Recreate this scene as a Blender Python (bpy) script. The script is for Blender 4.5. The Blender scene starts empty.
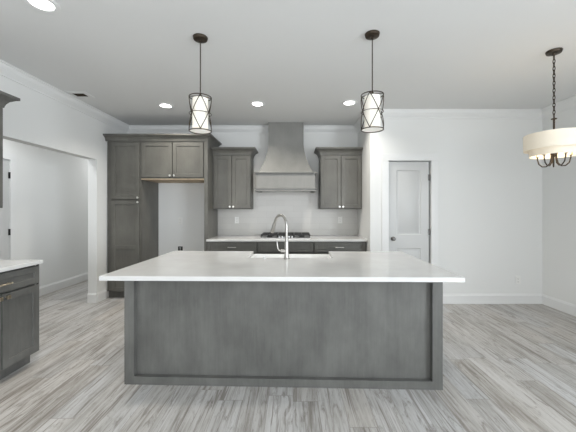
import bpy, bmesh, math, random
from mathutils import Vector, Matrix
random.seed(7)
S = bpy.context.scene
C = S.collection
PI = math.pi

# ------------------------------------------------------------------ camera
cam_d = bpy.data.cameras.new('camera'); cam = bpy.data.objects.new('camera', cam_d); C.objects.link(cam)
cam.location = (0, 0, 1.365); cam.rotation_euler = (PI/2, 0, 0)
cam_d.sensor_width = 36; cam_d.lens = 18.75; cam_d.shift_x = -5/576; cam_d.shift_y = -6.5/576
cam_d.clip_start = .05
S.camera = cam
# ------------------------------------------------------------------ world, light, exposure
W = bpy.data.worlds.new('world'); S.world = W; W.use_nodes = True
W.node_tree.nodes['Background'].inputs[0].default_value = (.86, .93, 1, 1)
W.node_tree.nodes['Background'].inputs[1].default_value = 1.0
S.view_settings.view_transform = 'Standard'; S.view_settings.look = 'None'
S.view_settings.exposure = 0.25; S.view_settings.gamma = 1.0; S.view_settings.use_curve_mapping = False
S.cycles.use_denoising = True
S.cycles.max_bounces = 12; S.cycles.diffuse_bounces = 8; S.cycles.glossy_bounces = 4
S.cycles.sample_clamp_indirect = 6

def area(name, loc, rot, sx, sy, power, col=(1, 1, 1), shape='RECTANGLE'):
    d = bpy.data.lights.new(name, 'AREA'); d.shape = shape; d.size = sx; d.size_y = sy
    d.energy = power; d.color = col
    o = bpy.data.objects.new(name, d); C.objects.link(o); o.location = loc; o.rotation_euler = rot
    return o
WIN = 112
# area lamps added outside unseen window openings, standing in for daylight
area('added_daylight_rear', (-.2, -4.15, 1.3), (math.radians(101), 0, 0), 4.6, 2.2, WIN, (.97, .985, 1))
area('daylight_dining', (3.78, -1.2, 1.45), (PI/2, 0, PI/2), 2.4, 1.9, 250, (.88, .94, 1))
CAN_W = 10; CAN_COL = (1, .945, .86)

# ------------------------------------------------------------------ materials
def mat(name): 
    m = bpy.data.materials.new(name); m.use_nodes = True
    nt = m.node_tree; b = nt.nodes['Principled BSDF']
    return m, nt, b
def simple(name, col, rough=.5, metal=0, emit=None, es=0, bump=0, bscale=60, spec=.5, vary=0, vscale=4):
    m, nt, b = mat(name)
    b.inputs['Base Color'].default_value = (*col, 1); b.inputs['Roughness'].default_value = rough
    b.inputs['Metallic'].default_value = metal; b.inputs['Specular IOR Level'].default_value = spec
    if emit: b.inputs['Emission Color'].default_value = (*emit, 1); b.inputs['Emission Strength'].default_value = es
    tc = nt.nodes.new('ShaderNodeTexCoord')
    if vary:
        n = nt.nodes.new('ShaderNodeTexNoise'); n.inputs['Scale'].default_value = vscale; n.inputs['Detail'].default_value = 4
        nt.links.new(tc.outputs['Object'], n.inputs['Vector'])
        r = nt.nodes.new('ShaderNodeValToRGB'); r.color_ramp.elements[0].position = .3; r.color_ramp.elements[1].position = .7
        r.color_ramp.elements[0].color = (*[c*(1-vary) for c in col], 1); r.color_ramp.elements[1].color = (*[min(1, c*(1+vary)) for c in col], 1)
        nt.links.new(n.outputs['Fac'], r.inputs['Fac']); nt.links.new(r.outputs['Color'], b.inputs['Base Color'])
    if bump:
        n = nt.nodes.new('ShaderNodeTexNoise'); n.inputs['Scale'].default_value = bscale; n.inputs['Detail'].default_value = 3
        nt.links.new(tc.outputs['Object'], n.inputs['Vector'])
        u = nt.nodes.new('ShaderNodeBump'); u.inputs['Strength'].default_value = bump; u.inputs['Distance'].default_value = .002
        nt.links.new(n.outputs['Fac'], u.inputs['Height']); nt.links.new(u.outputs['Normal'], b.inputs['Normal'])
    return m
def stained(name, c0, c1, rough=.42, grain=(38, 38, 2.2), spec=.5):
    """stained maple: soft cloudy blotches and fine stretched grain"""
    m, nt, b = mat(name); L = nt.links.new; N = nt.nodes.new
    tc = N('ShaderNodeTexCoord')
    mp = N('ShaderNodeMapping'); mp.inputs['Scale'].default_value = grain
    L(tc.outputs['Object'], mp.inputs['Vector'])
    g = N('ShaderNodeTexNoise'); g.inputs['Scale'].default_value = 1.6; g.inputs['Detail'].default_value = 6; g.inputs['Roughness'].default_value = .65
    L(mp.outputs['Vector'], g.inputs['Vector'])
    mp2 = N('ShaderNodeMapping'); mp2.inputs['Scale'].default_value = (1, 1, .55); L(tc.outputs['Object'], mp2.inputs['Vector'])
    k = N('ShaderNodeTexNoise'); k.inputs['Scale'].default_value = 4.5; k.inputs['Detail'].default_value = 5; k.inputs['Roughness'].default_value = .6
    L(mp2.outputs['Vector'], k.inputs['Vector'])
    a = N('ShaderNodeMath'); a.operation = 'MULTIPLY'; a.inputs[1].default_value = .25; L(g.outputs['Fac'], a.inputs[0])
    a2 = N('ShaderNodeMath'); a2.operation = 'MULTIPLY_ADD'; a2.inputs[1].default_value = .75; L(k.outputs['Fac'], a2.inputs[0]); L(a.outputs[0], a2.inputs[2])
    r = N('ShaderNodeValToRGB'); r.color_ramp.elements[0].position = .36; r.color_ramp.elements[1].position = .64
    r.color_ramp.elements[0].color = (*c0, 1); r.color_ramp.elements[1].color = (*c1, 1)
    L(a2.outputs[0], r.inputs['Fac']); L(r.outputs['Color'], b.inputs['Base Color'])
    b.inputs['Roughness'].default_value = rough; b.inputs['Specular IOR Level'].default_value = spec
    return m
def floor_mat():
    m, nt, b = mat('plank_floor'); L = nt.links.new; N = nt.nodes.new
    def math_(op, a, bb=None, c=None):
        n = N('ShaderNodeMath'); n.operation = op
        for i, v in enumerate((a, bb, c)):
            if v is None: continue
            if isinstance(v, (int, float)): n.inputs[i].default_value = v
            else: L(v, n.inputs[i])
        return n.outputs[0]
    def comb(x, y, z=0.0):
        n = N('ShaderNodeCombineXYZ')
        for i, v in enumerate((x, y, z)):
            if isinstance(v, (int, float)): n.inputs[i].default_value = v
            else: L(v, n.inputs[i])
        return n.outputs[0]
    tc = N('ShaderNodeTexCoord'); sp = N('ShaderNodeSeparateXYZ'); L(tc.outputs['Object'], sp.inputs[0])
    x, y = sp.outputs[0], sp.outputs[1]
    PW, PL = .178, 1.22
    xs = math_('DIVIDE', x, PW); row = math_('FLOOR', xs)
    wn = N('ShaderNodeTexWhiteNoise'); wn.noise_dimensions = '1D'; L(row, wn.inputs['W'])
    ys = math_('ADD', math_('DIVIDE', y, PL), math_('MULTIPLY', wn.outputs['Value'], 7.3)); colm = math_('FLOOR', ys)
    w2 = N('ShaderNodeTexWhiteNoise'); w2.noise_dimensions = '2D'; L(comb(row, colm), w2.inputs['Vector'])
    tint = w2.outputs['Value']
    sepc = N('ShaderNodeSeparateColor'); L(w2.outputs['Color'], sepc.inputs[0])
    # grain, streaks offset for each plank
    off = math_('MULTIPLY', tint, 37.0)
    def noise(sx, sy, scale, det, rough=.6, dist=0):
        n = N('ShaderNodeTexNoise'); n.inputs['Scale'].default_value = scale; n.inputs['Detail'].default_value = det
        n.inputs['Roughness'].default_value = rough; n.inputs['Distortion'].default_value = dist
        L(comb(math_('ADD', math_('MULTIPLY', x, sx), off), math_('MULTIPLY', y, sy), off), n.inputs['Vector']); return n.outputs['Fac']
    broad = noise(9, 1.0, 1, 5, .6, .6)
    fine = noise(55, 2.6, 1, 6, .7, .3)
    knot = noise(16, 2.6, 1, 6, .72, 1.4)
    base = N('ShaderNodeValToRGB'); e = base.color_ramp.elements
    e[0].position = .33; e[0].color = (.21, .195, .175, 1); e[1].position = .66; e[1].color = (.56, .567, .575, 1)
    m1 = e.new(.49); m1.color = (.45, .447, .44, 1)
    mixv = math_('ADD', math_('MULTIPLY', broad, .45), math_('MULTIPLY', fine, .45))
    mixv = math_('ADD', mixv, math_('MULTIPLY', math_('SUBTRACT', tint, .5), .09)); mixv = math_('ADD', mixv, .05)
    L(mixv, base.inputs['Fac'])
    # dark weathered streaks
    kr = N('ShaderNodeValToRGB'); kr.color_ramp.elements[0].position = .525; kr.color_ramp.elements[0].color = (0, 0, 0, 1)
    kr.color_ramp.elements[1].position = .66; kr.color_ramp.elements[1].color = (1, 1, 1, 1); L(knot, kr.inputs['Fac'])
    mx = N('ShaderNodeMix'); mx.data_type = 'RGBA'; mx.inputs[7].default_value = (.15, .13, .11, 1)
    streak = noise(46, 1.1, 1, 4, .6, .8)
    k2 = N('ShaderNodeValToRGB'); k2.color_ramp.elements[0].position = .555; k2.color_ramp.elements[0].color = (0, 0, 0, 1)
    k2.color_ramp.elements[1].position = .65; k2.color_ramp.elements[1].color = (1, 1, 1, 1); L(streak, k2.inputs['Fac'])
    crack = noise(75, 4.5, 1, 5, .7, 1.8)
    k3 = N('ShaderNodeValToRGB'); k3.color_ramp.elements[0].position = .60; k3.color_ramp.elements[0].color = (0, 0, 0, 1)
    k3.color_ramp.elements[1].position = .67; k3.color_ramp.elements[1].color = (1, 1, 1, 1); L(crack, k3.inputs['Fac'])
    L(math_('MULTIPLY', math_('MAXIMUM', math_('MAXIMUM', kr.outputs['Color'], k2.outputs['Color']), k3.outputs['Color']), .72), mx.inputs[0]); L(base.outputs['Color'], mx.inputs[6])
    # warm / cool planks
    mw = N('ShaderNodeMix'); mw.data_type = 'RGBA'; mw.blend_type = 'MULTIPLY'; mw.inputs[7].default_value = (1, .95, .89, 1)
    L(math_('MULTIPLY', sepc.outputs[1], .8), mw.inputs[0]); L(mx.outputs[2], mw.inputs[6])
    # seams
    fx = math_('ABSOLUTE', math_('SUBTRACT', math_('FRACT', xs), .5)); fy = math_('ABSOLUTE', math_('SUBTRACT', math_('FRACT', ys), .5))
    sx_ = math_('GREATER_THAN', fx, .488); sy_ = math_('GREATER_THAN', fy, .4978); seam = math_('MAXIMUM', sx_, sy_)
    ms = N('ShaderNodeMix'); ms.data_type = 'RGBA'; ms.inputs[7].default_value = (.22, .2, .18, 1)
    L(math_('MULTIPLY', seam, .55), ms.inputs[0]); L(mw.outputs[2], ms.inputs[6])
    L(ms.outputs[2], b.inputs['Base Color'])
    b.inputs['Roughness'].default_value = .42; b.inputs['Specular IOR Level'].default_value = .4
    bp = N('ShaderNodeBump'); bp.inputs['Strength'].default_value = .15; bp.inputs['Distance'].default_value = .002
    L(math_('SUBTRACT', fine, math_('MULTIPLY', seam, .8)), bp.inputs['Height']); L(bp.outputs['Normal'], b.inputs['Normal'])
    return m
def tile_mat():
    m, nt, b = mat('white_tile'); L = nt.links.new; N = nt.nodes.new
    tc = N('ShaderNodeTexCoord'); sp = N('ShaderNodeSeparateXYZ'); L(tc.outputs['Object'], sp.inputs[0])
    cb = N('ShaderNodeCombineXYZ'); L(sp.outputs[0], cb.inputs[0]); L(sp.outputs[2], cb.inputs[1])
    br = N('ShaderNodeTexBrick'); L(cb.outputs[0], br.inputs['Vector'])
    br.inputs['Scale'].default_value = 1; br.inputs['Brick Width'].default_value = .305; br.inputs['Row Height'].default_value = .102
    br.inputs['Mortar Size'].default_value = .0018; br.inputs['Mortar Smooth'].default_value = .4
    br.inputs['Color1'].default_value = (.53, .52, .495, 1); br.inputs['Color2'].default_value = (.51, .50, .475, 1); br.inputs['Mortar'].default_value = (.45, .44, .42, 1)
    L(br.outputs['Color'], b.inputs['Base Color']); b.inputs['Roughness'].default_value = .22
    bp = N('ShaderNodeBump'); bp.inputs['Strength'].default_value = .25; bp.inputs['Distance'].default_value = .001; bp.invert = True
    L(br.outputs['Fac'], bp.inputs['Height']); L(bp.outputs['Normal'], b.inputs['Normal'])
    return m
def quartz():
    m, nt, b = mat('white_quartz'); L = nt.links.new; N = nt.nodes.new
    tc = N('ShaderNodeTexCoord'); n = N('ShaderNodeTexNoise'); n.inputs['Scale'].default_value = 5; n.inputs['Detail'].default_value = 8
    L(tc.outputs['Object'], n.inputs['Vector'])
    r = N('ShaderNodeValToRGB'); r.color_ramp.elements[0].position = .3; r.color_ramp.elements[0].color = (.57, .57, .56, 1)
    r.color_ramp.elements[1].position = .7; r.color_ramp.elements[1].color = (.62, .62, .61, 1)
    L(n.outputs['Fac'], r.inputs['Fac']); L(r.outputs['Color'], b.inputs['Base Color'])
    b.inputs['Roughness'].default_value = .08; b.inputs['Specular IOR Level'].default_value = .5
    return m
WALLP = simple('wall_paint', (.72, .725, .715), .75, bump=.08, bscale=220, spec=.25)
CEILP = simple('ceiling_paint', (.69, .695, .69), .85, bump=.15, bscale=160, spec=.15)
TRIMP = simple('trim_paint', (.72, .725, .72), .4, spec=.4, vary=.01)
DOORP = simple('door_paint', (.53, .535, .53), .38, spec=.4, vary=.01)
FLOOR = floor_mat(); TILE = tile_mat(); QUARTZ = quartz()
WOOD = stained('grey_stain', (.090, .088, .078), (.132, .129, .115))
WOODI = stained('grey_stain_island', (.078, .078, .073), (.126, .126, .118), .4)
WOODH = stained('grey_stain_hood', (.185, .184, .174), (.226, .225, .212), .36)
RAWWOOD = stained('raw_plywood', (.42, .32, .22), (.6, .49, .36), .7, grain=(2, 30, 30), spec=.2)
NICKEL = simple('brushed_nickel', (.42, .41, .39), .34, 1, vary=.04, vscale=90)
CHAMP = simple('satin_champagne', (.66, .57, .44), .3, 1, vary=.04, vscale=90)
STEEL = simple('stainless_steel', (.55, .55, .55), .3, 1, vary=.05, vscale=60)
BRONZE = simple('dark_bronze', (.055, .042, .03), .4, .7, vary=.15, vscale=50)
SATIN = simple('satin_nickel', (.78, .77, .74), .36, .85, vary=.03, vscale=90)
GUNMETAL = simple('dark_nickel', (.16, .155, .15), .42, .8, vary=.05, vscale=60)
BLACKM = simple('black_metal', (.012, .012, .012), .4, .3, vary=.1, vscale=40)
IRON = simple('cast_iron', (.018, .018, .019), .55, 0, bump=.2, bscale=300)
PLASTIC = simple('white_plastic', (.74, .74, .72), .35, vary=.01)
DARKP = simple('dark_plastic', (.03, .03, .03), .5, vary=.1)
CERAMIC = simple('white_fireclay', (.86, .86, .85), .12, vary=.01)
SHADE = simple('lit_white_fabric', (.80, .77, .70), .8, emit=(1, .93, .82), es=.17, bump=.1, bscale=400)
DRUM = simple('lit_ivory_fabric', (.78, .71, .59), .8, emit=(1, .88, .71), es=.09, bump=.12, bscale=500)
DIFF = simple('lit_diffuser', (.9, .88, .84), .6, emit=(1, .95, .87), es=.14, vary=.01)
BULB = simple('lit_bulb', (1, .95, .85), .4, emit=(1, .84, .6), es=4, vary=.01)
LENS = simple('lit_lens', (1, 1, 1), .4, emit=(1, .98, .95), es=9, vary=.01)

# ------------------------------------------------------------------ mesh helpers
def box(bm, x0, x1, y0, y1, z0, z1):
    v = [bm.verts.new(p) for p in ((x0,y0,z0),(x1,y0,z0),(x1,y1,z0),(x0,y1,z0),(x0,y0,z1),(x1,y0,z1),(x1,y1,z1),(x0,y1,z1))]
    for f in ((3,2,1,0),(4,5,6,7),(0,1,5,4),(1,2,6,5),(2,3,7,6),(3,0,4,7)): bm.faces.new([v[i] for i in f])
def prism(bm, pts, axis, a, b):
    """polygon extruded along an axis; pts are the two other coordinates in x,y,z order"""
    def P(p, t):
        q = list(p); q.insert('xyz'.index(axis), t); return q
    A = [bm.verts.new(P(p, a)) for p in pts]; B = [bm.verts.new(P(p, b)) for p in pts]
    n = len(pts)
    bm.faces.new(A); bm.faces.new(B[::-1])
    for i in range(n): bm.faces.new((A[i], B[i], B[(i+1) % n], A[(i+1) % n]))
def rings(bm, loops, cap0=True, cap1=True, closed=False):
    L = [[bm.verts.new(p) for p in l] for l in loops]; n = len(L[0])
    for i in range(len(L) - (0 if closed else 1)):
        a, b = L[i], L[(i+1) % len(L)]
        for k in range(n): bm.faces.new((a[k], a[(k+1) % n], b[(k+1) % n], b[k]))
    if not closed:
        if cap0: bm.faces.new(L[0][::-1])
        if cap1: bm.faces.new(L[-1])
def lathe(bm, prof, c=(0, 0, 0), n=24, M=None, cap0=True, cap1=True):
    loops = []
    for r, z in prof:
        l = []
        for k in range(n):
            a = 2*PI*k/n; p = Vector((r*math.cos(a), r*math.sin(a), z))
            if M: p = M @ p
            l.append(p + Vector(c))
        loops.append(l)
    rings(bm, loops, cap0, cap1)
def tube(bm, pts, r, n=8, closed=False):
    pts = [Vector(p) for p in pts]; m = len(pts); loops = []; ref = None
    for i, p in enumerate(pts):
        if closed: t = (pts[(i+1) % m] - pts[i-1]).normalized()
        else: t = (pts[min(i+1, m-1)] - pts[max(i-1, 0)]).normalized()
        if ref is None:
            ref = Vector((0, 0, 1)) if abs(t.z) < .9 else Vector((1, 0, 0))
            ref = (ref - t*ref.dot(t)).normalized()
        else: ref = (ref - t*ref.dot(t)).normalized()
        bi = t.cross(ref); rr = r[i] if isinstance(r, (list, tuple)) else r
        loops.append([p + (ref*math.cos(2*PI*k/n) + bi*math.sin(2*PI*k/n))*rr for k in range(n)])
    rings(bm, loops, closed=closed)
def shaker(bm, x0, x1, z0, z1, y=0, t=.019, st=.057, rec=.009, rails=()):
    """one-piece shaker front facing -y: frame with recessed panel(s); rails = z centres of extra rails"""
    zs = [z0+st] + [v for r_ in rails for v in (r_-st/2, r_+st/2)] + [z1-st]
    wins = [(zs[i], zs[i+1]) for i in range(0, len(zs), 2)]
    yf, yb = y-t, y
    V = {}
    def v(x, yy, z):
        k = (round(x, 5), round(yy, 5), round(z, 5))
        if k not in V: V[k] = bm.verts.new((x, yy, z))
        return V[k]
    def q(*p): bm.faces.new([v(*a) for a in p])
    xi0, xi1 = x0+st, x1-st; lev = sorted({z0, z1, *zs})
    for a, b in zip(lev, lev[1:]):
        q((x0,yf,a),(xi0,yf,a),(xi0,yf,b),(x0,yf,b)); q((xi1,yf,a),(x1,yf,a),(x1,yf,b),(xi1,yf,b))
        q((x0,yf,a),(x0,yf,b),(x0,yb,b),(x0,yb,a)); q((x1,yf,b),(x1,yf,a),(x1,yb,a),(x1,yb,b))
        q((x0,yb,a),(x0,yb,b),(x1,yb,b),(x1,yb,a))
        if not any(abs(a-w[0]) < 1e-6 for w in wins):
            q((xi0,yf,a),(xi1,yf,a),(xi1,yf,b),(xi0,yf,b))
        else:
            s = .0025; yr = yf+rec
            o = [(xi0,yf,a),(xi1,yf,a),(xi1,yf,b),(xi0,yf,b)]; i = [(xi0+s,yr,a+s),(xi1-s,yr,a+s),(xi1-s,yr,b-s),(xi0+s,yr,b-s)]
            for k in range(4): q(o[k], o[(k+1) % 4], i[(k+1) % 4], i[k])
            q(*i)
    q((x0,yf,z0),(x0,yb,z0),(x1,yb,z0),(xi1,yf,z0),(xi0,yf,z0)) if False else None
    bm.faces.new([v(x0,yf,z0), v(x0,yb,z0), v(x1,yb,z0), v(x1,yf,z0), v(xi1,yf,z0), v(xi0,yf,z0)])
    bm.faces.new([v(x0,yb,z1), v(x0,yf,z1), v(xi0,yf,z1), v(xi1,yf,z1), v(x1,yf,z1), v(x1,yb,z1)])
def obj(name, bm, m, parent=None, bevel=0, smooth=False, seg=2):
    bmesh.ops.recalc_face_normals(bm, faces=bm.faces)
    me = bpy.data.meshes.new(name); bm.to_mesh(me); bm.free()
    if smooth:
        for p in me.polygons: p.use_smooth = True
        me.set_sharp_from_angle(angle=math.radians(38))
    o = bpy.data.objects.new(name, me); C.objects.link(o)
    me.materials.append(m)
    if parent: o.parent = parent
    if bevel:
        b = o.modifiers.new('bevel', 'BEVEL'); b.width = bevel; b.segments = seg; b.limit_method = 'ANGLE'; b.angle_limit = math.radians(40)
    return o
def B(name, m, *boxes, parent=None, bevel=0):
    bm = bmesh.new()
    for b in boxes: box(bm, *b)
    return obj(name, bm, m, parent, bevel)
def tag(o, label, cat, group=None):
    o['label'] = label; o['category'] = cat
    if group: o['group'] = group
    return o
def thing(name, label, cat, loc=(0, 0, 0), rz=0, group=None):
    o = bpy.data.objects.new(name, None); C.objects.link(o); o.empty_display_size = .1
    o.location = loc; o.rotation_euler = (0, 0, rz); return tag(o, label, cat, group)
def struct(o): o['kind'] = 'structure'; return o
def dup(root, loc, rz, label, group=None):
    def cp(o, par):
        c = o.copy(); C.objects.link(c)
        if par: c.parent = par
        for ch in list(o.children): cp(ch, c)
        return c
    r = cp(root, None); r.location = loc; r.rotation_euler = (0, 0, rz); r['label'] = label
    if group: r['group'] = group
    return r

# ------------------------------------------------------------------ the room
XL, XR, YK, YD, ZC = -2.87, 3.616, 5.20, 4.35, 2.80      # left wall, right wall, kitchen wall, pantry-door wall, ceiling
XA = 1.120                                               # right side of the kitchen recess
XH = -4.0                                                # far side of the hall beyond the opening
YR = -4.0
OP0, OP1, OPZ = 2.75, 4.39, 2.097                        # opening in the left wall
T = .13
struct(B('floor', FLOOR, (-4.3, 3.9, -4.4, 7.8, -.1, 0)))
struct(B('ceiling', CEILP, (-4.3, 3.9, -4.4, 7.8, ZC, ZC+.1)))
struct(B('wall_left', WALLP, (XL-T, XL, YR, OP0, 0, ZC), (XL-T, XL, OP1, 7.6, 0, ZC), (XL-T, XL, OP0, OP1, OPZ, ZC)))
struct(B('wall_back', WALLP, (XL, XR, YK, YK+T, 0, ZC)))
struct(B('wall_recess', WALLP, (XA, XA+.12, YD+.12, YK, 0, ZC)))
DX0, DX1, DZ = 1.384, 2.000, 2.072
struct(B('wall_pantry', WALLP, (XA, DX0, YD, YD+.12, 0, ZC), (DX1, XR, YD, YD+.12, 0, ZC), (DX0, DX1, YD, YD+.12, DZ, ZC)))
WY0, WY1, WZ0, WZ1 = -2.4, 0.0, .5, 2.4
struct(B('wall_right', WALLP, (XR, XR+T, YR, WY0, 0, ZC), (XR, XR+T, WY1, YD+.12, 0, ZC), (XR, XR+T, WY0, WY1, 0, WZ0), (XR, XR+T, WY0, WY1, WZ1, ZC)))
struct(B('wall_rear', WALLP, (XL-T, -2.5, YR-T, YR, 0, ZC), (2.1, XR+T, YR-T, YR, 0, ZC), (-2.5, 2.1, YR-T, YR, 2.42, ZC), (-2.5, 2.1, YR-T, YR, 0, .15)))
struct(B('window_1', TRIMP, *[(x-.04, x+.04, YR-.1, YR-.02, .15, 2.42) for x in (-2.46, -.95, .55, 2.06)], (-2.5, 2.1, YR-.1, YR-.02, .15, .22), (-2.5, 2.1, YR-.1, YR-.02, 2.35, 2.42)))
struct(B('window_2', TRIMP, *[(XR+.02, XR+.1, y-.035, y+.035, WZ0, WZ1) for y in (WY0+.035, -1.2, WY1-.035)], (XR+.02, XR+.1, WY0, WY1, WZ0, WZ0+.06), (XR+.02, XR+.1, WY0, WY1, WZ1-.06, WZ1)))
HD0, HD1 = 3.45, 4.235
struct(B('wall_hall', WALLP, (XH-T, XH, 1.6, HD0, 0, ZC), (XH-T, XH, HD1, 7.6, 0, ZC), (XH-T, XH, HD0, HD1, 2.068, ZC)))
struct(B('wall_hall_far', WALLP, (XH-T, XL, 7.6, 7.7, 0, ZC)))
struct(B('wall_hall_near', WALLP, (XH-T, XL-T, 1.5, 1.6, 0, ZC)))
# baseboards: eased top, 14 cm
def base_run(name, pts):
    """pts: wall line; the board stands on the left side of the walking direction"""
    bm = bmesh.new()
    for (x0, y0), (x1, y1) in pts:
        d = Vector((x1-x0, y1-y0, 0)).normalized(); n = Vector((-d.y, d.x, 0))
        prof = [(0, 0), (.016, 0), (.016, .118), (.009, .128), (.009, .136), (.004, .141), (0, .141)]
        rings(bm, [[Vector((x, y, 0)) + n*(a+.0005) + Vector((0, 0, z+.0005)) for a, z in prof] for x, y in ((x0, y0), (x1, y1))])
    return struct(obj(name, bm, TRIMP))
CW = .10
base_run('baseboard_back', [((XR, YD), (DX1+CW, YD)), ((DX0-CW, YD), (XA, YD))])
base_run('baseboard_right', [((XR, YR), (XR, YD))])
base_run('baseboard_left', [((XL, 4.585), (XL, OP1)), ((XL, OP0), (XL, 2.72)), ((XL, OP1), (XL-T, OP1)) ])
base_run('baseboard_hall', [((XH, 7.6), (XH, HD1+.09)), ((XH, HD0-.09), (XH, 1.6))])
# crown mouldings: height .115, projection .075
CP = [(0, 0), (.012, 0), (.014, .016), (.030, .034), (.052, .058), (.064, .082), (.066, .096), (.078, .100), (.078, .115), (0, .115)]
def crown(name, pts, prof=CP, ztop=ZC, m=None, closed_ends=True, k=1.0, parent=None):
    """sweep along a poly-line with mitred corners; moulding lies left of the walking direction"""
    P = [Vector((*p, 0)) for p in pts]; loops = []
    h = max(z for _, z in prof)
    for i, p in enumerate(P):
        ds = []
        if i > 0: ds.append((P[i]-P[i-1]).normalized())
        if i < len(P)-1: ds.append((P[i+1]-P[i]).normalized())
        ns = [Vector((-d.y, d.x, 0)) for d in ds]
        n = ns[0] if len(ns) == 1 else (ns[0]+ns[1])/(1+ns[0].dot(ns[1]))
        loops.append([p + n*(a*k) + Vector((0, 0, ztop-.0005-h*k+z*k)) for a, z in prof])
    bm = bmesh.new(); rings(bm, loops); return obj(name, bm, m or TRIMP, parent)
struct(crown('trim_1', [(XR, YR), (XR, YD), (XA, YD), (XA, YK), (XL, YK), (XL, YR)]))
# door casings
def casing(name, x0, x1, zt, w, y):
    bm = bmesh.new(); yy = y-.018
    for a, b_ in ((x0-w, x0), (x1, x1+w)):
        prism(bm, [(a, y), (a, yy), (b_-.0, yy), (b_, y)], 'z', 0, zt)
    box(bm, x0-w, x1+w, yy, y, zt, zt+w)
    return bm
o = struct(obj('trim_2', casing('trim_2', DX0, DX1, DZ, CW, YD-.0005), TRIMP, bevel=.003))
bm = casing('trim_3', 0, HD1-HD0, 2.068, .09, -.0005); bmesh.ops.rotate(bm, verts=bm.verts, cent=(0, 0, 0), matrix=Matrix.Rotation(PI/2, 3, 'Z'))
bmesh.ops.translate(bm, verts=bm.verts, vec=(XH, HD0, 0)); struct(obj('trim_3', bm, TRIMP, bevel=.003))

def panel_door(name, w, h, yface):
    """two-panel moulded door, local: hinge side at x=w, front faces -y"""
    bm = bmesh.new()
    y, t = yface, .035; V = {}
    st = .115; wins = [(.20, .79), (.99, h-.12)]
    def v(p):
        k = tuple(round(c, 5) for c in p)
        if k not in V: V[k] = bm.verts.new(p)
        return V[k]
    def q(*p): bm.faces.new([v(a) for a in p])
    lev = [0, .20, .79, .99, h-.12, h]
    for i, (a, b_) in enumerate(zip(lev, lev[1:])):
        q((0,y,a),(st,y,a),(st,y,b_),(0,y,b_)); q((w-st,y,a),(w,y,a),(w,y,b_),(w-st,y,b_))
        q((0,y,a),(0,y,b_),(0,y+t,b_),(0,y+t,a)); q((w,y,b_),(w,y,a),(w,y+t,a),(w,y+t,b_)); q((0,y+t,a),(0,y+t,b_),(w,y+t,b_),(w,y+t,a))
        if i in (0, 2, 4): q((st,y,a),(w-st,y,a),(w-st,y,b_),(st,y,b_))
        else:
            def R(s, d): return [(st+s,y+d,a+s),(w-st-s,y+d,a+s),(w-st-s,y+d,b_-s),(st+s,y+d,b_-s)]
            rr = [R(0, 0), R(.008, .009), R(.024, .010), R(.040, .003)]
            for p_, n_ in zip(rr, rr[1:]):
                for k in range(4): q(p_[k], p_[(k+1) % 4], n_[(k+1) % 4], n_[k])
            q(*rr[-1])
    bm.faces.new([v(p) for p in ((0,y,0),(0,y+t,0),(w,y+t,0),(w,y,0),(w-st,y,0),(st,y,0))])
    bm.faces.new([v(p) for p in ((0,y+t,h),(0,y,h),(st,y,h),(w-st,y,h),(w,y,h),(w,y+t,h))])
    return bm
def knob_bm(x, y, z, k=1):
    """round door knob, axis -y"""
    bm = bmesh.new(); M = Matrix.Rotation(PI/2, 3, 'X')
    lathe(bm, [(.001*k, .062*k), (.018*k, .060*k), (.027*k, .048*k), (.026*k, .038*k), (.012*k, .026*k), (.010*k, .010*k), (.028*k, .008*k), (.031*k, .002*k), (.031*k, 0)], (x, y, z), 20, M)
    return bm
def hinge_bm(x, y, z):
    bm = bmesh.new(); lathe(bm, [(.007, -.045), (.007, .045)], (x, y, z), 10); box(bm, x-.022, x-.004, y+.004, y+.007, z-.045, z+.045); return bm
d1 = struct(obj('door_1', panel_door('d', .583, 2.050, .0), DOORP, smooth=True)); d1.location = (DX0+.007, YD+.012, .010)
obj('knob', knob_bm(.062, -.0005, .93), GUNMETAL, d1, smooth=True)
for z in (.25, 1.03, 1.82): obj('hinge', hinge_bm(.592, -.008, z), GUNMETAL, d1)
d2 = struct(obj('door_2', panel_door('d', .775, 2.045, 0), DOORP, smooth=True)); d2.location = (XH-.004, HD0+.004, .012); d2.rotation_euler = (0, 0, PI/2)
for z in (.25, 1.035, 1.835): obj('hinge', hinge_bm(.781, -.011, z), BLACKM, d2)
d2k = obj('knob', knob_bm(.07, -.0005, .93), BLACKM, d2, smooth=True)

# tile backsplash behind the counter and up to the hood
bm = bmesh.new()
prism(bm, [(-1.303, .9165), (XA-.001, .9165), (XA-.001, 1.368), (.437, 1.368), (.437, 2.0), (-.672, 2.0), (-.672, 1.368), (-1.303, 1.368)], 'y', YK-.009, YK-.0005)
struct(obj('wall_back_tile', bm, TILE))

# ------------------------------------------------------------------ cabinet helpers (local: front face frame at y=0, facing -y)
def cab_knob(x, z, y=-.0115, m=None, parent=None, square=False):
    bm = bmesh.new(); M = Matrix.Rotation(PI/2, 3, 'X')
    if square:
        lathe(bm, [(.005, 0), (.005, .018)], (x, y, z), 10, M); box(bm, x-.014, x+.014, y-.030, y-.018, z-.014, z+.014)
    else:
        lathe(bm, [(.006, 0), (.0055, .012), (.012, .018), (.0175, .024), (.015, .031), (.001, .033)], (x, y, z), 14, M)
    return obj('knob', bm, m or SATIN, parent, smooth=not square, bevel=.002 if square else 0)
def pull(x, z, L, y=-.0115, m=None, parent=None, r=.0055):
    bm = bmesh.new(); h = L/2
    tube(bm, [(x-h, y-.030, z), (x-h*.5, y-.032, z), (x+h*.5, y-.032, z), (x+h, y-.030, z)], r, 10)
    M = Matrix.Rotation(PI/2, 3, 'X')
    for s in (-1, 1): lathe(bm, [(r*.9, 0), (r*.9, .030)], (x+s*h*.76, y, z), 8, M)
    return obj('pull', bm, m or NICKEL, parent, smooth=True)
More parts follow.
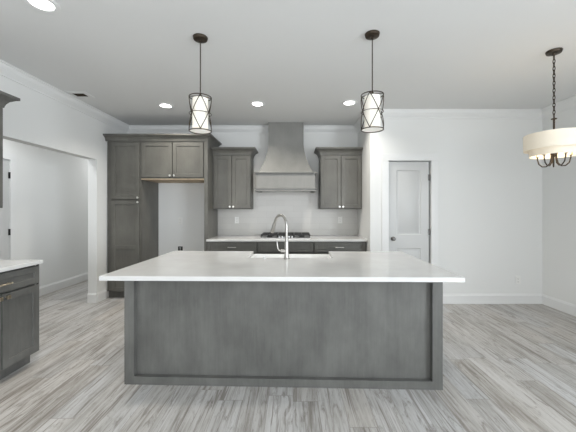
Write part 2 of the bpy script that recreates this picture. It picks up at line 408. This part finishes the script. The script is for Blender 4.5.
def door_part(name, x0, x1, z0, z1, m, parent, **k):
    bm = bmesh.new(); shaker(bm, x0, x1, z0, z1, y=.009, t=.021, rec=.011, **k); return obj(name, bm, m, parent, bevel=.0012)
def face_frame(bm, x0, x1, z0, z1, ops, y0=0.0, y1=.0205):
    """one-piece frame with rectangular openings, front at y0"""
    X = sorted({x0, x1, *[v for o_ in ops for v in o_[:2]]}); Z = sorted({z0, z1, *[v for o_ in ops for v in o_[2:]]})
    full = {(i, j) for i in range(len(X)-1) for j in range(len(Z)-1) if not any(a <= (X[i]+X[i+1])/2 <= b_ and c <= (Z[j]+Z[j+1])/2 <= d for a, b_, c, d in ops)}
    V = {}
    def v(i, j, y):
        if (i, j, y) not in V: V[i, j, y] = bm.verts.new((X[i], y, Z[j]))
        return V[i, j, y]
    for i, j in full:
        for y in (y0, y1): bm.faces.new([v(i, j, y), v(i+1, j, y), v(i+1, j+1, y), v(i, j+1, y)])
        for di, dj, a, b_ in ((-1, 0, (i, j), (i, j+1)), (1, 0, (i+1, j), (i+1, j+1)), (0, -1, (i, j), (i+1, j)), (0, 1, (i, j+1), (i+1, j+1))):
            if (i+di, j+dj) not in full: bm.faces.new([v(*a, y0), v(*b_, y0), v(*b_, y1), v(*a, y1)])
GAP = .006
def framed(parent, m, x0, x1, z0, z1, fronts):
    bm = bmesh.new(); face_frame(bm, x0, x1, z0, z1, [(a-GAP, b_+GAP, c-GAP, d+GAP) for a, b_, c, d in fronts]); return obj('face_frame', bm, m, parent)
def toe_carcass(bm, x0, x1, d, zt, toe=.075, tz=.105):
    prism(bm, [(.038, tz), (.038, zt), (d, zt), (d, 0), (toe, 0), (toe, tz)], 'x', x0, x1)
WCROWN = [(0, 0), (.006, 0), (.008, .012), (.014, .030), (.028, .052), (.050, .068), (.060, .074), (.072, .077), (.072, .098), (0, .098)]

# ---- tall pantry cabinet
YF = 4.595                                    # face-frame plane of the tall run
p = thing('pantry_cabinet', 'tall grey stained pantry cabinet in the corner by the hall opening', 'cabinet', (-2.866, YF, 0))
w = .536; bm = bmesh.new(); toe_carcass(bm, 0, w, YK-YF-.002, 2.425); obj('carcass', bm, WOOD, p, bevel=.001); framed(p, WOOD, .072, w, .1055, 2.425, [(.088, .518, 1.519, 2.393), (.088, .518, .117, 1.505)])
u = door_part('door', .088, .518, 1.519, 2.393, WOOD, p); cab_knob(.500, 1.547, parent=u)
l = door_part('door', .088, .518, .117, 1.505, WOOD, p, rails=(.79,)); cab_knob(.500, 1.477, parent=l)
# ---- cabinet over the refrigerator space
f = thing('fridge_cabinet', 'grey two-door wall cabinet over the empty refrigerator space', 'cabinet', (-2.328, YF, 1.84))
bm = bmesh.new(); box(bm, 0, .966, .038, YK-YF-.002, .001, .585); obj('carcass', bm, WOOD, f, bevel=.001); framed(f, WOOD, 0, .966, .001, .585, [(.012, .478, .016, .553), (.490, .956, .016, .553)])
B('bottom', RAWWOOD, (.002, .964, .003, YK-YF-.004, -.016, .0005), parent=f)
a = door_part('door', .012, .478, .016, .553, WOOD, f); cab_knob(.452, .042, parent=a)
b = door_part('door', .490, .956, .016, .553, WOOD, f); cab_knob(.516, .042, parent=b)
# ---- end panel
tag(B('end_panel', WOOD, (-1.360, -1.306, YF-.004, YK-.002, .001, 2.425), bevel=.0015), 'tall grey panel closing the right side of the refrigerator space', 'panel')
tag(crown('crown_molding', [(-1.3055, YK-.003), (-1.3055, YF-.0045), (-2.8665, YF-.0045)], WCROWN, 2.508, WOOD), 'wide grey crown molding along the top of the tall cabinets', 'molding')

# ---- wall cabinets left and right of the hood
YU = 4.862
def wall_cabinet(label, x0, w, fl, fr, group, ends):
    t = thing('wall_cabinet', label, 'cabinet', (x0, YU, 1.372), 0, group); dp = YK-YU-.0015
    bm = bmesh.new(); box(bm, 0, w, .038, dp, 0, .925); obj('carcass', bm, WOOD, t, bevel=.001)
    mid = (fl + w - fr)/2; framed(t, WOOD, 0, w, 0, .925, [(fl, mid-.004, .012, .868), (mid+.004, w-fr, .012, .868)])
    a = door_part('door', fl, mid-.004, .012, .868, WOOD, t); cab_knob(mid-.028, .038, parent=a)
    b = door_part('door', mid+.004, w-fr, .012, .868, WOOD, t); cab_knob(mid+.028, .038, parent=b)
    pts = {'R': [(w+.0005, dp), (w+.0005, -.0005), (0, -.0005)], 'L': [(w, -.0005), (-.0005, -.0005), (-.0005, dp)]}[ends]
    crown('crown', pts, WCROWN, .990, WOOD, parent=t, k=1.12)
    return t
wall_cabinet('grey two-door wall cabinet left of the range hood', -1.304, .620, .018, .012, 'wall cabinets beside the hood', 'R')
wall_cabinet('grey two-door wall cabinet right of the range hood', .444, .672, .010, .014, 'wall cabinets beside the hood', 'L')

# ---- range hood
h = thing('range_hood', 'flared grey wooden range hood rising to the ceiling above the cooktop', 'range hood', (-.115, YK-.0095, 1.655))
bm = bmesh.new(); loops = []
for i in range(25):
    z = .30 + (ZC-1.655-.002-.30)*i/24
    t = max(0, 1-(z-.30)/.50); e = t**1.75
    hw = .2885+.137*e; dd = .265+.205*e
    loops.append([(-hw, -dd, z), (hw, -dd, z), (hw, 0, z), (-hw, 0, z)])
rings(bm, loops); obj('chimney', bm, WOODH, h, smooth=True)
B('mantel', WOODH, (-.460, .460, -.485, 0, .052, .270), parent=h, bevel=.002)
B('top_molding', WOODH, (-.476, .476, -.503, 0, .2705, .284), (-.494, .494, -.518, 0, .284, .2995), parent=h, bevel=.003)
bm = bmesh.new()
for x0, x1, y0, y1 in ((-.480, .480, -.503, -.44), (-.480, -.42, -.44, 0), (.42, .480, -.44, 0)): box(bm, x0, x1, y0, y1, 0, .016); 
for x0, x1, y0, y1 in ((-.466, .466, -.490, -.44), (-.466, -.42, -.44, 0), (.42, .466, -.44, 0)): box(bm, x0, x1, y0, y1, .016, .034)
for x0, x1, y0, y1 in ((-.490, .490, -.512, -.44), (-.490, -.42, -.44, 0), (.42, .490, -.44, 0)): box(bm, x0, x1, y0, y1, .034, .0515)
obj('bottom_molding', bm, WOODH, h, bevel=.002)
B('liner', STEEL, (-.419, .419, -.438, -.002, .020, .050), parent=h)

# ---- base cabinets under the back counter
YB = 4.56
def base_cabinet(label, x0, w, fl, fr, falsef=False, drawer_pull=True):
    t = thing('base_cabinet', label, 'cabinet', (x0, YB, 0), 0, 'base cabinets on the back wall'); dp = YK-YB-.002
    bm = bmesh.new(); toe_carcass(bm, 0, w, dp, .882); obj('carcass', bm, WOOD, t, bevel=.001); mid = (fl+w-fr)/2
    framed(t, WOOD, 0, w, .1055, .882, [(fl, w-fr, .720, .868), (fl, mid-.004, .117, .704), (mid+.004, w-fr, .117, .704)])
    d = door_part('drawer', fl, w-fr, .720, .868, WOOD, t, st=.04)
    if drawer_pull: pull((fl+w-fr)/2, .792, .13, parent=d)
    mid = (fl+w-fr)/2
    for a, b_, k in ((fl, mid-.004, mid-.03), (mid+.004, w-fr, mid+.03)):
        q = door_part('door', a, b_, .117, .704, WOOD, t); cab_knob(k, .67, parent=q)
    return t
base_cabinet('grey base cabinet left of the cooktop with one wide drawer', -1.303, .760, .012, .010)
base_cabinet('grey base cabinet under the cooktop with a plain false front', -.541, .854, .012, .012, drawer_pull=False)
base_cabinet('grey base cabinet right of the cooktop with one wide drawer', .315, .800, .010, .030)
tag(B('countertop', QUARTZ, (-1.304, XA-.002, 4.50, YK-.0015, .884, .9155), bevel=.003), 'long white quartz countertop along the kitchen back wall', 'countertop')

# ---- cooktop
k = thing('cooktop', 'black gas cooktop with iron grates on the back counter', 'cooktop', (-.115, 4.87, .9165))
B('base', STEEL, (-.385, .385, -.25, .25, 0, .012), parent=k, bevel=.004)
for gx in (-.255, 0, .255):
    bm = bmesh.new(); r_ = .0075; zt = .060; hx = .122
    for sx in (-hx, hx): box(bm, gx+sx-r_, gx+sx+r_, -.225, .225, zt-.016, zt)
    for yy in (-.2175, 0, .2175): box(bm, gx-hx, gx+hx, yy-r_, yy+r_, zt-.016, zt)
    box(bm, gx-r_, gx+r_, -.2175, .2175, zt-.016, zt)
    for yy in (-.11, .11): box(bm, gx-hx, gx+hx, yy-.006, yy+.006, zt-.016, zt)
    for sx in (-hx, hx):
        for yy in (-.2175, .2175): box(bm, gx+sx-r_, gx+sx+r_, yy-r_, yy+r_, .0122, zt-.01)
    obj('grate', bm, IRON, k, bevel=.0015)
for bx, by, br_ in ((-.255, -.11, .036), (-.255, .11, .045), (0, .06, .055), (.255, -.11, .036), (.255, .11, .045)):
    bm = bmesh.new(); lathe(bm, [(br_*1.25, .0122), (br_*1.2, .022), (br_, .024), (br_, .034), (br_*.85, .037)], (bx, by, 0), 20); obj('burner', bm, IRON, k, smooth=True)
for kx in (-.10, -.05, 0, .05, .10):
    bm = bmesh.new(); lathe(bm, [(.019, .0122), (.018, .034), (.015, .036)], (kx, -.195, 0), 16); obj('control_knob', bm, STEEL, k, smooth=True)

# ------------------------------------------------------------------ wall plates
def outlet(label, x, y, z, group):
    t = thing('wall_outlet', label, 'outlet', (x, y, z), 0, group)
    B('plate', PLASTIC, (-.036, .036, -.006, -.0005, -.058, .058), parent=t, bevel=.002)
    for dz in (-.02, .02):
        s = B('socket', PLASTIC, (-.017, .017, -.0085, -.0055, dz-.014, dz+.014), parent=t, bevel=.002)
        B('slots', DARKP, (-.008, -.006, -.0088, -.008, dz-.004, dz+.007), (.006, .008, -.0088, -.008, dz-.004, dz+.006), (-.0025, .0025, -.0088, -.008, dz-.011, dz-.007), parent=s)
    return t
G = 'white wall outlets'
o1 = outlet('white wall outlet in the empty refrigerator space', -1.956, YK, 1.166, G)
dup(o1, (-.97, YK-.0095, 1.183), 0, 'white outlet on the tile left of the cooktop', G)
dup(o1, (.815, YK-.0095, 1.183), 0, 'white outlet on the tile right of the cooktop', G)
dup(o1, (3.26, YD, .343), 0, 'white wall outlet low on the bare wall right of the pantry door', G)
wb = thing('water_outlet_box', 'small dark recessed water box low in the refrigerator space', 'water box', (-1.950, YK, .69))
B('frame', PLASTIC, (-.05, .05, -.008, -.0005, -.044, -.036), (-.05, .05, -.008, -.0005, .036, .044), (-.05, -.042, -.008, -.0005, -.036, .036), (.042, .05, -.008, -.0005, -.036, .036), parent=wb)
B('box', DARKP, (-.042, .042, -.004, -.0005, -.036, .036), parent=wb)
bm = bmesh.new(); lathe(bm, [(.006, -.03), (.006, .0), (.01, .002), (.01, .014)], (0, -.015, 0), 10); tube(bm, [(-.014, -.022, .016), (.014, -.022, .016)], .004, 8); obj('valve', bm, STEEL, wb)

# ------------------------------------------------------------------ island
IR = math.radians(-1.75); IS = math.radians(-1.05)
isl = thing('kitchen_island', 'large grey stained kitchen island with recessed back panel', 'kitchen island', (-.092, 2.303, 0), IR)
hw, dp, zt = 1.225, 1.0, .865
bm = bmesh.new()
def frame_front(bm):
    st, br_, tr = .077, .062, .055; rec = .042
    o_ = [(-hw, 0), (hw, 0), (hw, zt), (-hw, zt)]; i_ = [(-hw+st, br_), (hw-st, br_), (hw-st, zt-tr), (-hw+st, zt-tr)]
    V = [[bm.verts.new((x, y, z)) for x, z in q] for q, y in ((o_, 0), (i_, 0), (i_, rec), (o_, rec))]
    for a, b_ in ((0, 1), (1, 2), (2, 3), (3, 0)):
        for n in range(4): bm.faces.new((V[a][n], V[a][(n+1) % 4], V[b_][(n+1) % 4], V[b_][n]))
frame_front(bm); obj('back_frame', bm, WOODI, isl, bevel=.0015)
B('back_panel', WOODI, (-hw+.001, hw-.001, .0425, .057, .001, zt-.001), parent=isl)
for s in (-1, 1):
    x0, x1 = sorted((s*hw, s*(hw-.02))); B('end_panel', WOODI, (x0, x1, .0575, dp, 0, zt), parent=isl, bevel=.0015)
bm = bmesh.new(); prism(bm, [(-hw+.0205, .105), (hw-.0205, .105), (hw-.0205, zt), (.49, zt), (.49, .60), (-.395, .60), (-.395, zt), (-hw+.0205, zt)], 'y', dp-.02, dp-.001)
obj('face_frame', bm, WOODI, isl)
B('bottom', WOODI, (-hw+.0205, hw-.0205, .0575, dp-.021, .085, .104), parent=isl); B('toe_kick', WOODI, (-hw+.0205, hw-.0205, dp-.095, dp-.075, 0, .0845), parent=isl)
xs = [(-1.19, -.81, 0), (-.80, -.42, 0), (-.385, .045, 1), (.05, .48, 1), (.51, .84, 0), (.85, 1.18, 0)]
for n, (a, b_, sk) in enumerate(xs):                       # working side, towards the range
    bm = bmesh.new(); shaker(bm, -b_, -a, .115, .59 if sk else .855); bmesh.ops.rotate(bm, verts=bm.verts, cent=(0, 0, 0), matrix=Matrix.Rotation(PI, 3, 'Z'))
    bmesh.ops.translate(bm, verts=bm.verts, vec=(0, dp, 0)); dr = obj('door', bm, WOODI, isl)
    bm = bmesh.new(); lathe(bm, [(.006, 0), (.0055, .012), (.0155, .024), (.001, .032)], ((b_-.03) if n % 2 == 0 else (a+.03), dp+.0195, .56 if sk else .80), 12, Matrix.Rotation(-PI/2, 3, 'X')); obj('knob', bm, NICKEL, dr, smooth=True)
# slab with the notch for the apron sink
SX0, SX1, SY = -.368, .468, .585
bm = bmesh.new(); prism(bm, [(-1.262, -.235), (1.274, -.235), (1.274, 1.04), (SX1, 1.04), (SX1, SY), (SX0, SY), (SX0, 1.04), (-1.262, 1.04)], 'z', .8665, .899)
slab = tag(obj('island_countertop', bm, QUARTZ, bevel=.003), 'white quartz countertop overhanging the grey island', 'countertop'); slab.location = (-.092, 2.31, 0); slab.rotation_euler = (0, 0, IS)
# sink
sk = thing('apron_sink', 'white apron front sink set into the island countertop', 'sink', (-.092, 2.303, 0), IR)
x0, x1, y0, y1, z0, z1 = SX0-.015, SX1+.012, SY-.02, 1.062, .625, .8655
t_ = .022
bm = bmesh.new()
O = [(x0, y0), (x1, y0), (x1, y1), (x0, y1)]; I = [(x0+t_, y0+t_), (x1-t_, y0+t_), (x1-t_, y1-t_), (x0+t_, y1-t_)]; I2 = [(x0+t_+.01, y0+t_+.01), (x1-t_-.01, y0+t_+.01), (x1-t_-.01, y1-t_-.01), (x0+t_+.01, y1-t_-.01)]
rings(bm, [[(x, y, z0) for x, y in O], [(x, y, z1) for x, y in O], [(x, y, z1) for x, y in I], [(x, y, z0+.025) for x, y in I2]])
obj('basin', bm, CERAMIC, sk, bevel=.005, seg=3)
bm = bmesh.new(); lathe(bm, [(.045, .0255), (.045, .029), (.036, .030), (.03, .026), (.004, .026)], ((x0+x1)/2, (y0+y1)/2, z0), 24); obj('drain', bm, STEEL, sk, smooth=True)
# faucet: pull-down gooseneck, spout swung to the left over the bowl
fa = thing('kitchen_faucet', 'tall brushed nickel gooseneck faucet standing beside the island sink', 'faucet', (-.060, 2.822, .8995))
bm = bmesh.new(); lathe(bm, [(.029, 0), (.029, .006), (.023, .012), (.0205, .05), (.020, .13), (.0185, .16)], n=20); obj('body', bm, NICKEL, fa, smooth=True)
dirv = Vector((-.62, .78, 0)); R_ = .098
pts = [Vector((0, 0, z)) for z in (.155, .20, .25, .30)] + [dirv*(R_-R_*math.cos(a)) + Vector((0, 0, .312+R_*math.sin(a))) for a in [PI*i/18 for i in range(1, 17)]]
end = pts[-1]; dn = (pts[-1]-pts[-2]).normalized(); pts.append(end+dn*.03)
bm = bmesh.new(); tube(bm, pts, .0125, 12); obj('spout', bm, NICKEL, fa, smooth=True)
e0 = pts[-1]; bm = bmesh.new(); tube(bm, [e0-dn*.002, e0+dn*.01, e0+dn*.05, e0+dn*.085, e0+dn*.09], [.014, .0165, .0175, .020, .018], 14); obj('spray_head', bm, NICKEL, fa, smooth=True)
bm = bmesh.new(); tube(bm, [(0, 0, .075), (-.030, 0, .075), (-.052, 0, .075), (-.056, 0, .075)], [.017, .017, .016, .012], 14)
tube(bm, [(-.048, 0, .075), (-.068, 0, .080), (-.082, .0, .098), (-.088, 0, .130), (-.090, 0, .165)], [.008, .0075, .007, .006, .0055], 10); obj('handle', bm, NICKEL, fa, smooth=True)
bm = bmesh.new(); lathe(bm, [(.020, 0), (.020, .004), (.013, .006), (.012, .012), (.002, .013)], n=18)
o = tag(obj('air_switch_button', bm, STEEL, smooth=True), 'small round metal button in the countertop left of the faucet', 'button'); o.location = (-.272, 2.852, .8995)

# ------------------------------------------------------------------ cabinets at the left edge of the picture
XF = -2.268
lc = thing('base_cabinet', 'dark grey base cabinet at the left edge with champagne hardware', 'cabinet', (XF, 2.02, 0), PI/2, 'cabinets by the left wall')
bm = bmesh.new(); toe_carcass(bm, 0, .66, XF-XL-.002, .880, .08, .108); obj('carcass', bm, WOODI, lc, bevel=.001); framed(lc, WOODI, 0, .66, .1085, .880, [(.010, .648, .719, .868), (.010, .300, .119, .703), (.310, .648, .119, .703)])
d = door_part('drawer', .010, .648, .719, .868, WOODI, lc, st=.045); pull(.300, .783, .13, m=CHAMP, parent=d)
for a, b_, kx in ((.010, .300, .274), (.310, .648, .338)):
    q = door_part('door', a, b_, .119, .703, WOODI, lc); cab_knob(kx, .676, m=CHAMP, parent=q, square=True)
tag(B('countertop', QUARTZ, (XL+.002, -2.243, 1.98, 2.697, .882, .914), bevel=.003), 'short white quartz countertop at the left edge by the hall opening', 'countertop')
lu = thing('wall_cabinet', 'dark grey wall cabinet with crown at the left edge', 'cabinet', (-2.545, 2.02, 1.378), PI/2, 'cabinets by the left wall')
dpu = -2.545-XL-.002
bm = bmesh.new(); box(bm, 0, .61, .038, dpu, 0, .925); obj('carcass', bm, WOODI, lu, bevel=.001); framed(lu, WOODI, 0, .61, 0, .925, [(.010, .299, .012, .868), (.309, .600, .012, .868)])
for a, b_, kx in ((.010, .299, .275), (.309, .600, .335)):
    q = door_part('door', a, b_, .012, .868, WOODI, lu); cab_knob(kx, .032, m=CHAMP, parent=q, square=True)
crown('crown', [(.6105, dpu), (.6105, -.0005), (0, -.0005)], WCROWN, .990, WOODI, parent=lu, k=1.12)

# ------------------------------------------------------------------ lamps
def pendant(label, loc, rz):
    t = thing('pendant_light', label, 'pendant light', loc, rz, 'pendants over the island')     # loc = bottom of cage
    H = .292; R1 = .089; top = ZC-loc[2]
    bm = bmesh.new(); lathe(bm, [(.060, top-.0005), (.060, top-.006), (.056, top-.020), (.050, top-.024), (.012, top-.026), (.010, top-.04)], n=28); obj('canopy', bm, BRONZE, t, smooth=True)
    bm = bmesh.new(); lathe(bm, [(.0045, H+.012), (.0045, top-.028)], n=10); obj('rod', bm, BRONZE, t, smooth=True)
    bm = bmesh.new(); r_ = .0034
    def P(ang, z, rr=R1): return Vector((rr*math.sin(ang), -rr*math.cos(ang), z))
    for z in (.002, H-.008): tube(bm, [P(2*PI*i/40, z) for i in range(40)], r_*1.25, 6, True)
    N = 4; zm = H*.50
    for i in range(N):
        A = 2*PI*i/N; Mx = A+PI/N; M0 = A-PI/N
        for zz in (H-.008, .004):
            for m_ in (Mx, M0): tube(bm, [P(A + (m_-A)*q/6, zz+(zm-zz)*q/6) for q in range(7)], r_, 6)
        tube(bm, [P(M0+(Mx-M0)*q/8, zm) for q in range(9)], r_*.8, 6)
        tube(bm, [P(A, H-.008), P(A, H-.002, R1*.6), P(A, H+.004, .008)], r_, 6)
    lathe(bm, [(.010, H-.01), (.016, H), (.012, H+.012), (.006, H+.02)], n=14)
    obj('cage', bm, BRONZE, t, smooth=True)
    bm = bmesh.new(); lathe(bm, [(.063, .020), (.064, H*.5), (.063, H-.020)], n=32, cap0=False); obj('lamp_shade', bm, SHADE, t, smooth=True)
    bm = bmesh.new(); lathe(bm, [(.083, .004), (.083, .010), (.003, .012)], n=32); obj('diffuser', bm, DIFF, t, smooth=True)
    return t
pd = pendant('caged pendant light over the left part of the island', (-.772, 2.50, 2.015), .30)
dup(pd, (.648, 2.452, 2.015), -.48, 'caged pendant light over the right part of the island', 'pendants over the island')

ch = thing('chandelier', 'two-tier ivory drum chandelier hanging on a chain over the dining area', 'chandelier', (2.362, 2.715, 1.85))
top = ZC-1.85
bm = bmesh.new(); lathe(bm, [(.0615, top-.0005), (.0615, top-.008), (.056, top-.022), (.014, top-.028), (.008, top-.045)], n=28); obj('canopy', bm, BRONZE, ch, smooth=True)
bm = bmesh.new(); z = top-.045; n = 0; zl = .345
LINK = (z-zl)/17
for n in range(17):
    zc = z-LINK*(n+.5); hl = LINK*.68; rw = .0085; ang = (n % 2)*PI/2+.4
    tube(bm, [Vector((math.cos(ang)*rw*math.cos(a), math.sin(ang)*rw*math.cos(a), zc+hl*math.sin(a))) for a in [2*PI*q/14 for q in range(14)]], .0033, 6, True)
obj('chain', bm, BRONZE, ch, smooth=True)
bm = bmesh.new(); lathe(bm, [(.003, .35), (.006, .34), (.022, .338), (.022, .331), (.008, .329), (.008, .06), (.024, .052), (.028, .03), (.024, .008), (.010, -.004), (.003, -.006)], n=20); obj('stem', bm, BRONZE, ch, smooth=True)
def drum(r, z0, z1): 
    bm = bmesh.new(); q = .004; lo = []
    rings(bm, [[Vector((rr*math.cos(2*PI*i/64), rr*math.sin(2*PI*i/64), zz)) for i in range(64)] for rr, zz in ((r, z0), (r, z1), (r-q, z1), (r-q, z0))], closed=True); return bm
us = obj('upper_shade', drum(.222, .055, .197), DRUM, ch, smooth=True); ls = obj('lower_shade', drum(.180, 0, .075), DRUM, ch, smooth=True)
us['label'] = 'wide upper drum shade'; ls['label'] = 'narrower lower drum shade'
bm = bmesh.new(); rings(bm, [[Vector((rr*math.cos(2*PI*i/64), rr*math.sin(2*PI*i/64), zz)) for i in range(64)] for rr, zz in ((.1805, .066), (.2175, .066), (.2175, .070), (.1805, .070))], closed=True); obj('shade_ring', bm, DRUM, ch)
for i in range(3):
    a = 2*PI*i/3+.5
    bm = bmesh.new(); tube(bm, [(.008*math.cos(a), .008*math.sin(a), .190), (.2175*math.cos(a), .2175*math.sin(a), .190)], .002, 6); obj('spoke', bm, BRONZE, ch)
for i in range(5):
    a = 2*PI*i/5 + math.radians(196); dx = Vector((math.cos(a), math.sin(a), 0))
    prof = [(.018, .02), (.020, -.02), (.030, -.066), (.055, -.092), (.085, -.090), (.110, -.064), (.121, -.022), (.122, .002)]
    bm = bmesh.new(); tube(bm, [dx*r_+Vector((0, 0, z_)) for r_, z_ in prof], .0052, 8); arm = obj('arm', bm, BRONZE, ch, smooth=True)
    c = dx*.122
    bm = bmesh.new(); lathe(bm, [(.010, .0), (.015, .006), (.012, .010), (.012, .055)], (c.x, c.y, 0), 14); sl = obj('candle_sleeve', bm, CHAMP, arm, smooth=True)
    bm = bmesh.new(); lathe(bm, [(.007, .055), (.014, .07), (.017, .09), (.010, .115), (.002, .132)], (c.x, c.y, 0), 14); obj('bulb', bm, BULB, arm, smooth=True)
lp = bpy.data.lights.new('chandelier_glow', 'POINT'); lp.energy = 3; lp.color = (1, .84, .62); lp.shadow_soft_size = .08
lo = bpy.data.objects.new('chandelier_glow', lp); C.objects.link(lo); lo.parent = ch; lo.location = (0, 0, .12)

def can(label, x, y):
    t = thing('recessed_light', label, 'recessed light', (x, y, ZC), 0, 'recessed ceiling lights')
    bm = bmesh.new(); rings(bm, [[Vector((rr*math.cos(2*PI*i/36), rr*math.sin(2*PI*i/36), zz)) for i in range(36)] for rr, zz in ((.108, -.0005), (.106, -.006), (.088, -.010), (.0715, -.006), (.0715, -.0005))], closed=True); obj('trim_ring', bm, TRIMP, t, smooth=True)
    bm = bmesh.new(); lathe(bm, [(.071, -.0005), (.071, -.0045), (.001, -.0055)], n=32); obj('lens', bm, LENS, t, smooth=True)
    l_ = area('can_light', (0, 0, -.02), (0, 0, 0), .15, .15, CAN_W, CAN_COL, 'DISK'); l_.data.spread = math.radians(136); l_.parent = t
    return t
cn = can('recessed ceiling light in front of the tall pantry cabinets', -1.757, 4.14)
dup(cn, (-.482, 4.07, ZC), 0, 'middle recessed ceiling light, in front of the range hood')
dup(cn, (.757, 4.03, ZC), 0, 'recessed ceiling light in front of the right wall cabinet')
dup(cn, (-1.747, 2.085, ZC), 0, 'nearest recessed ceiling light, at the top left')
area('hall_unseen_light', (-3.35, 6.5, ZC-.02), (0, 0, 0), .3, .3, 11, (.98, .99, 1), 'DISK')
area('hall_unseen_light', (-3.40, 3.6, ZC-.02), (0, 0, 0), .3, .3, 11, (.98, .99, 1), 'DISK')  # unseen lamp added to brighten the near hall, has no fixture

# ceiling register
v = thing('ceiling_register', 'small white ceiling air register with dark grille near the left wall', 'ceiling vent', (-2.655, 3.745, ZC))
bm = bmesh.new(); rings(bm, [[(x, y, z) for x, y in ((-a, -b_), (a, -b_), (a, b_), (-a, b_))] for a, b_, z in ((.12, .095, -.0005), (.118, .093, -.005), (.072, .050, -.007), (.072, .050, -.0005))], closed=True); obj('frame', bm, CEILP, v)
B('backing', DARKP, (-.071, .071, -.049, .049, -.002, -.0006), parent=v)
bm = bmesh.new()
for i in range(5):
    y = -.04+i*.02; prism(bm, [(y-.002, -.0025), (y+.005, -.007), (y+.006, -.0065), (y-.001, -.002)], 'x', -.070, .070)
obj('louver', bm, BRONZE, v)
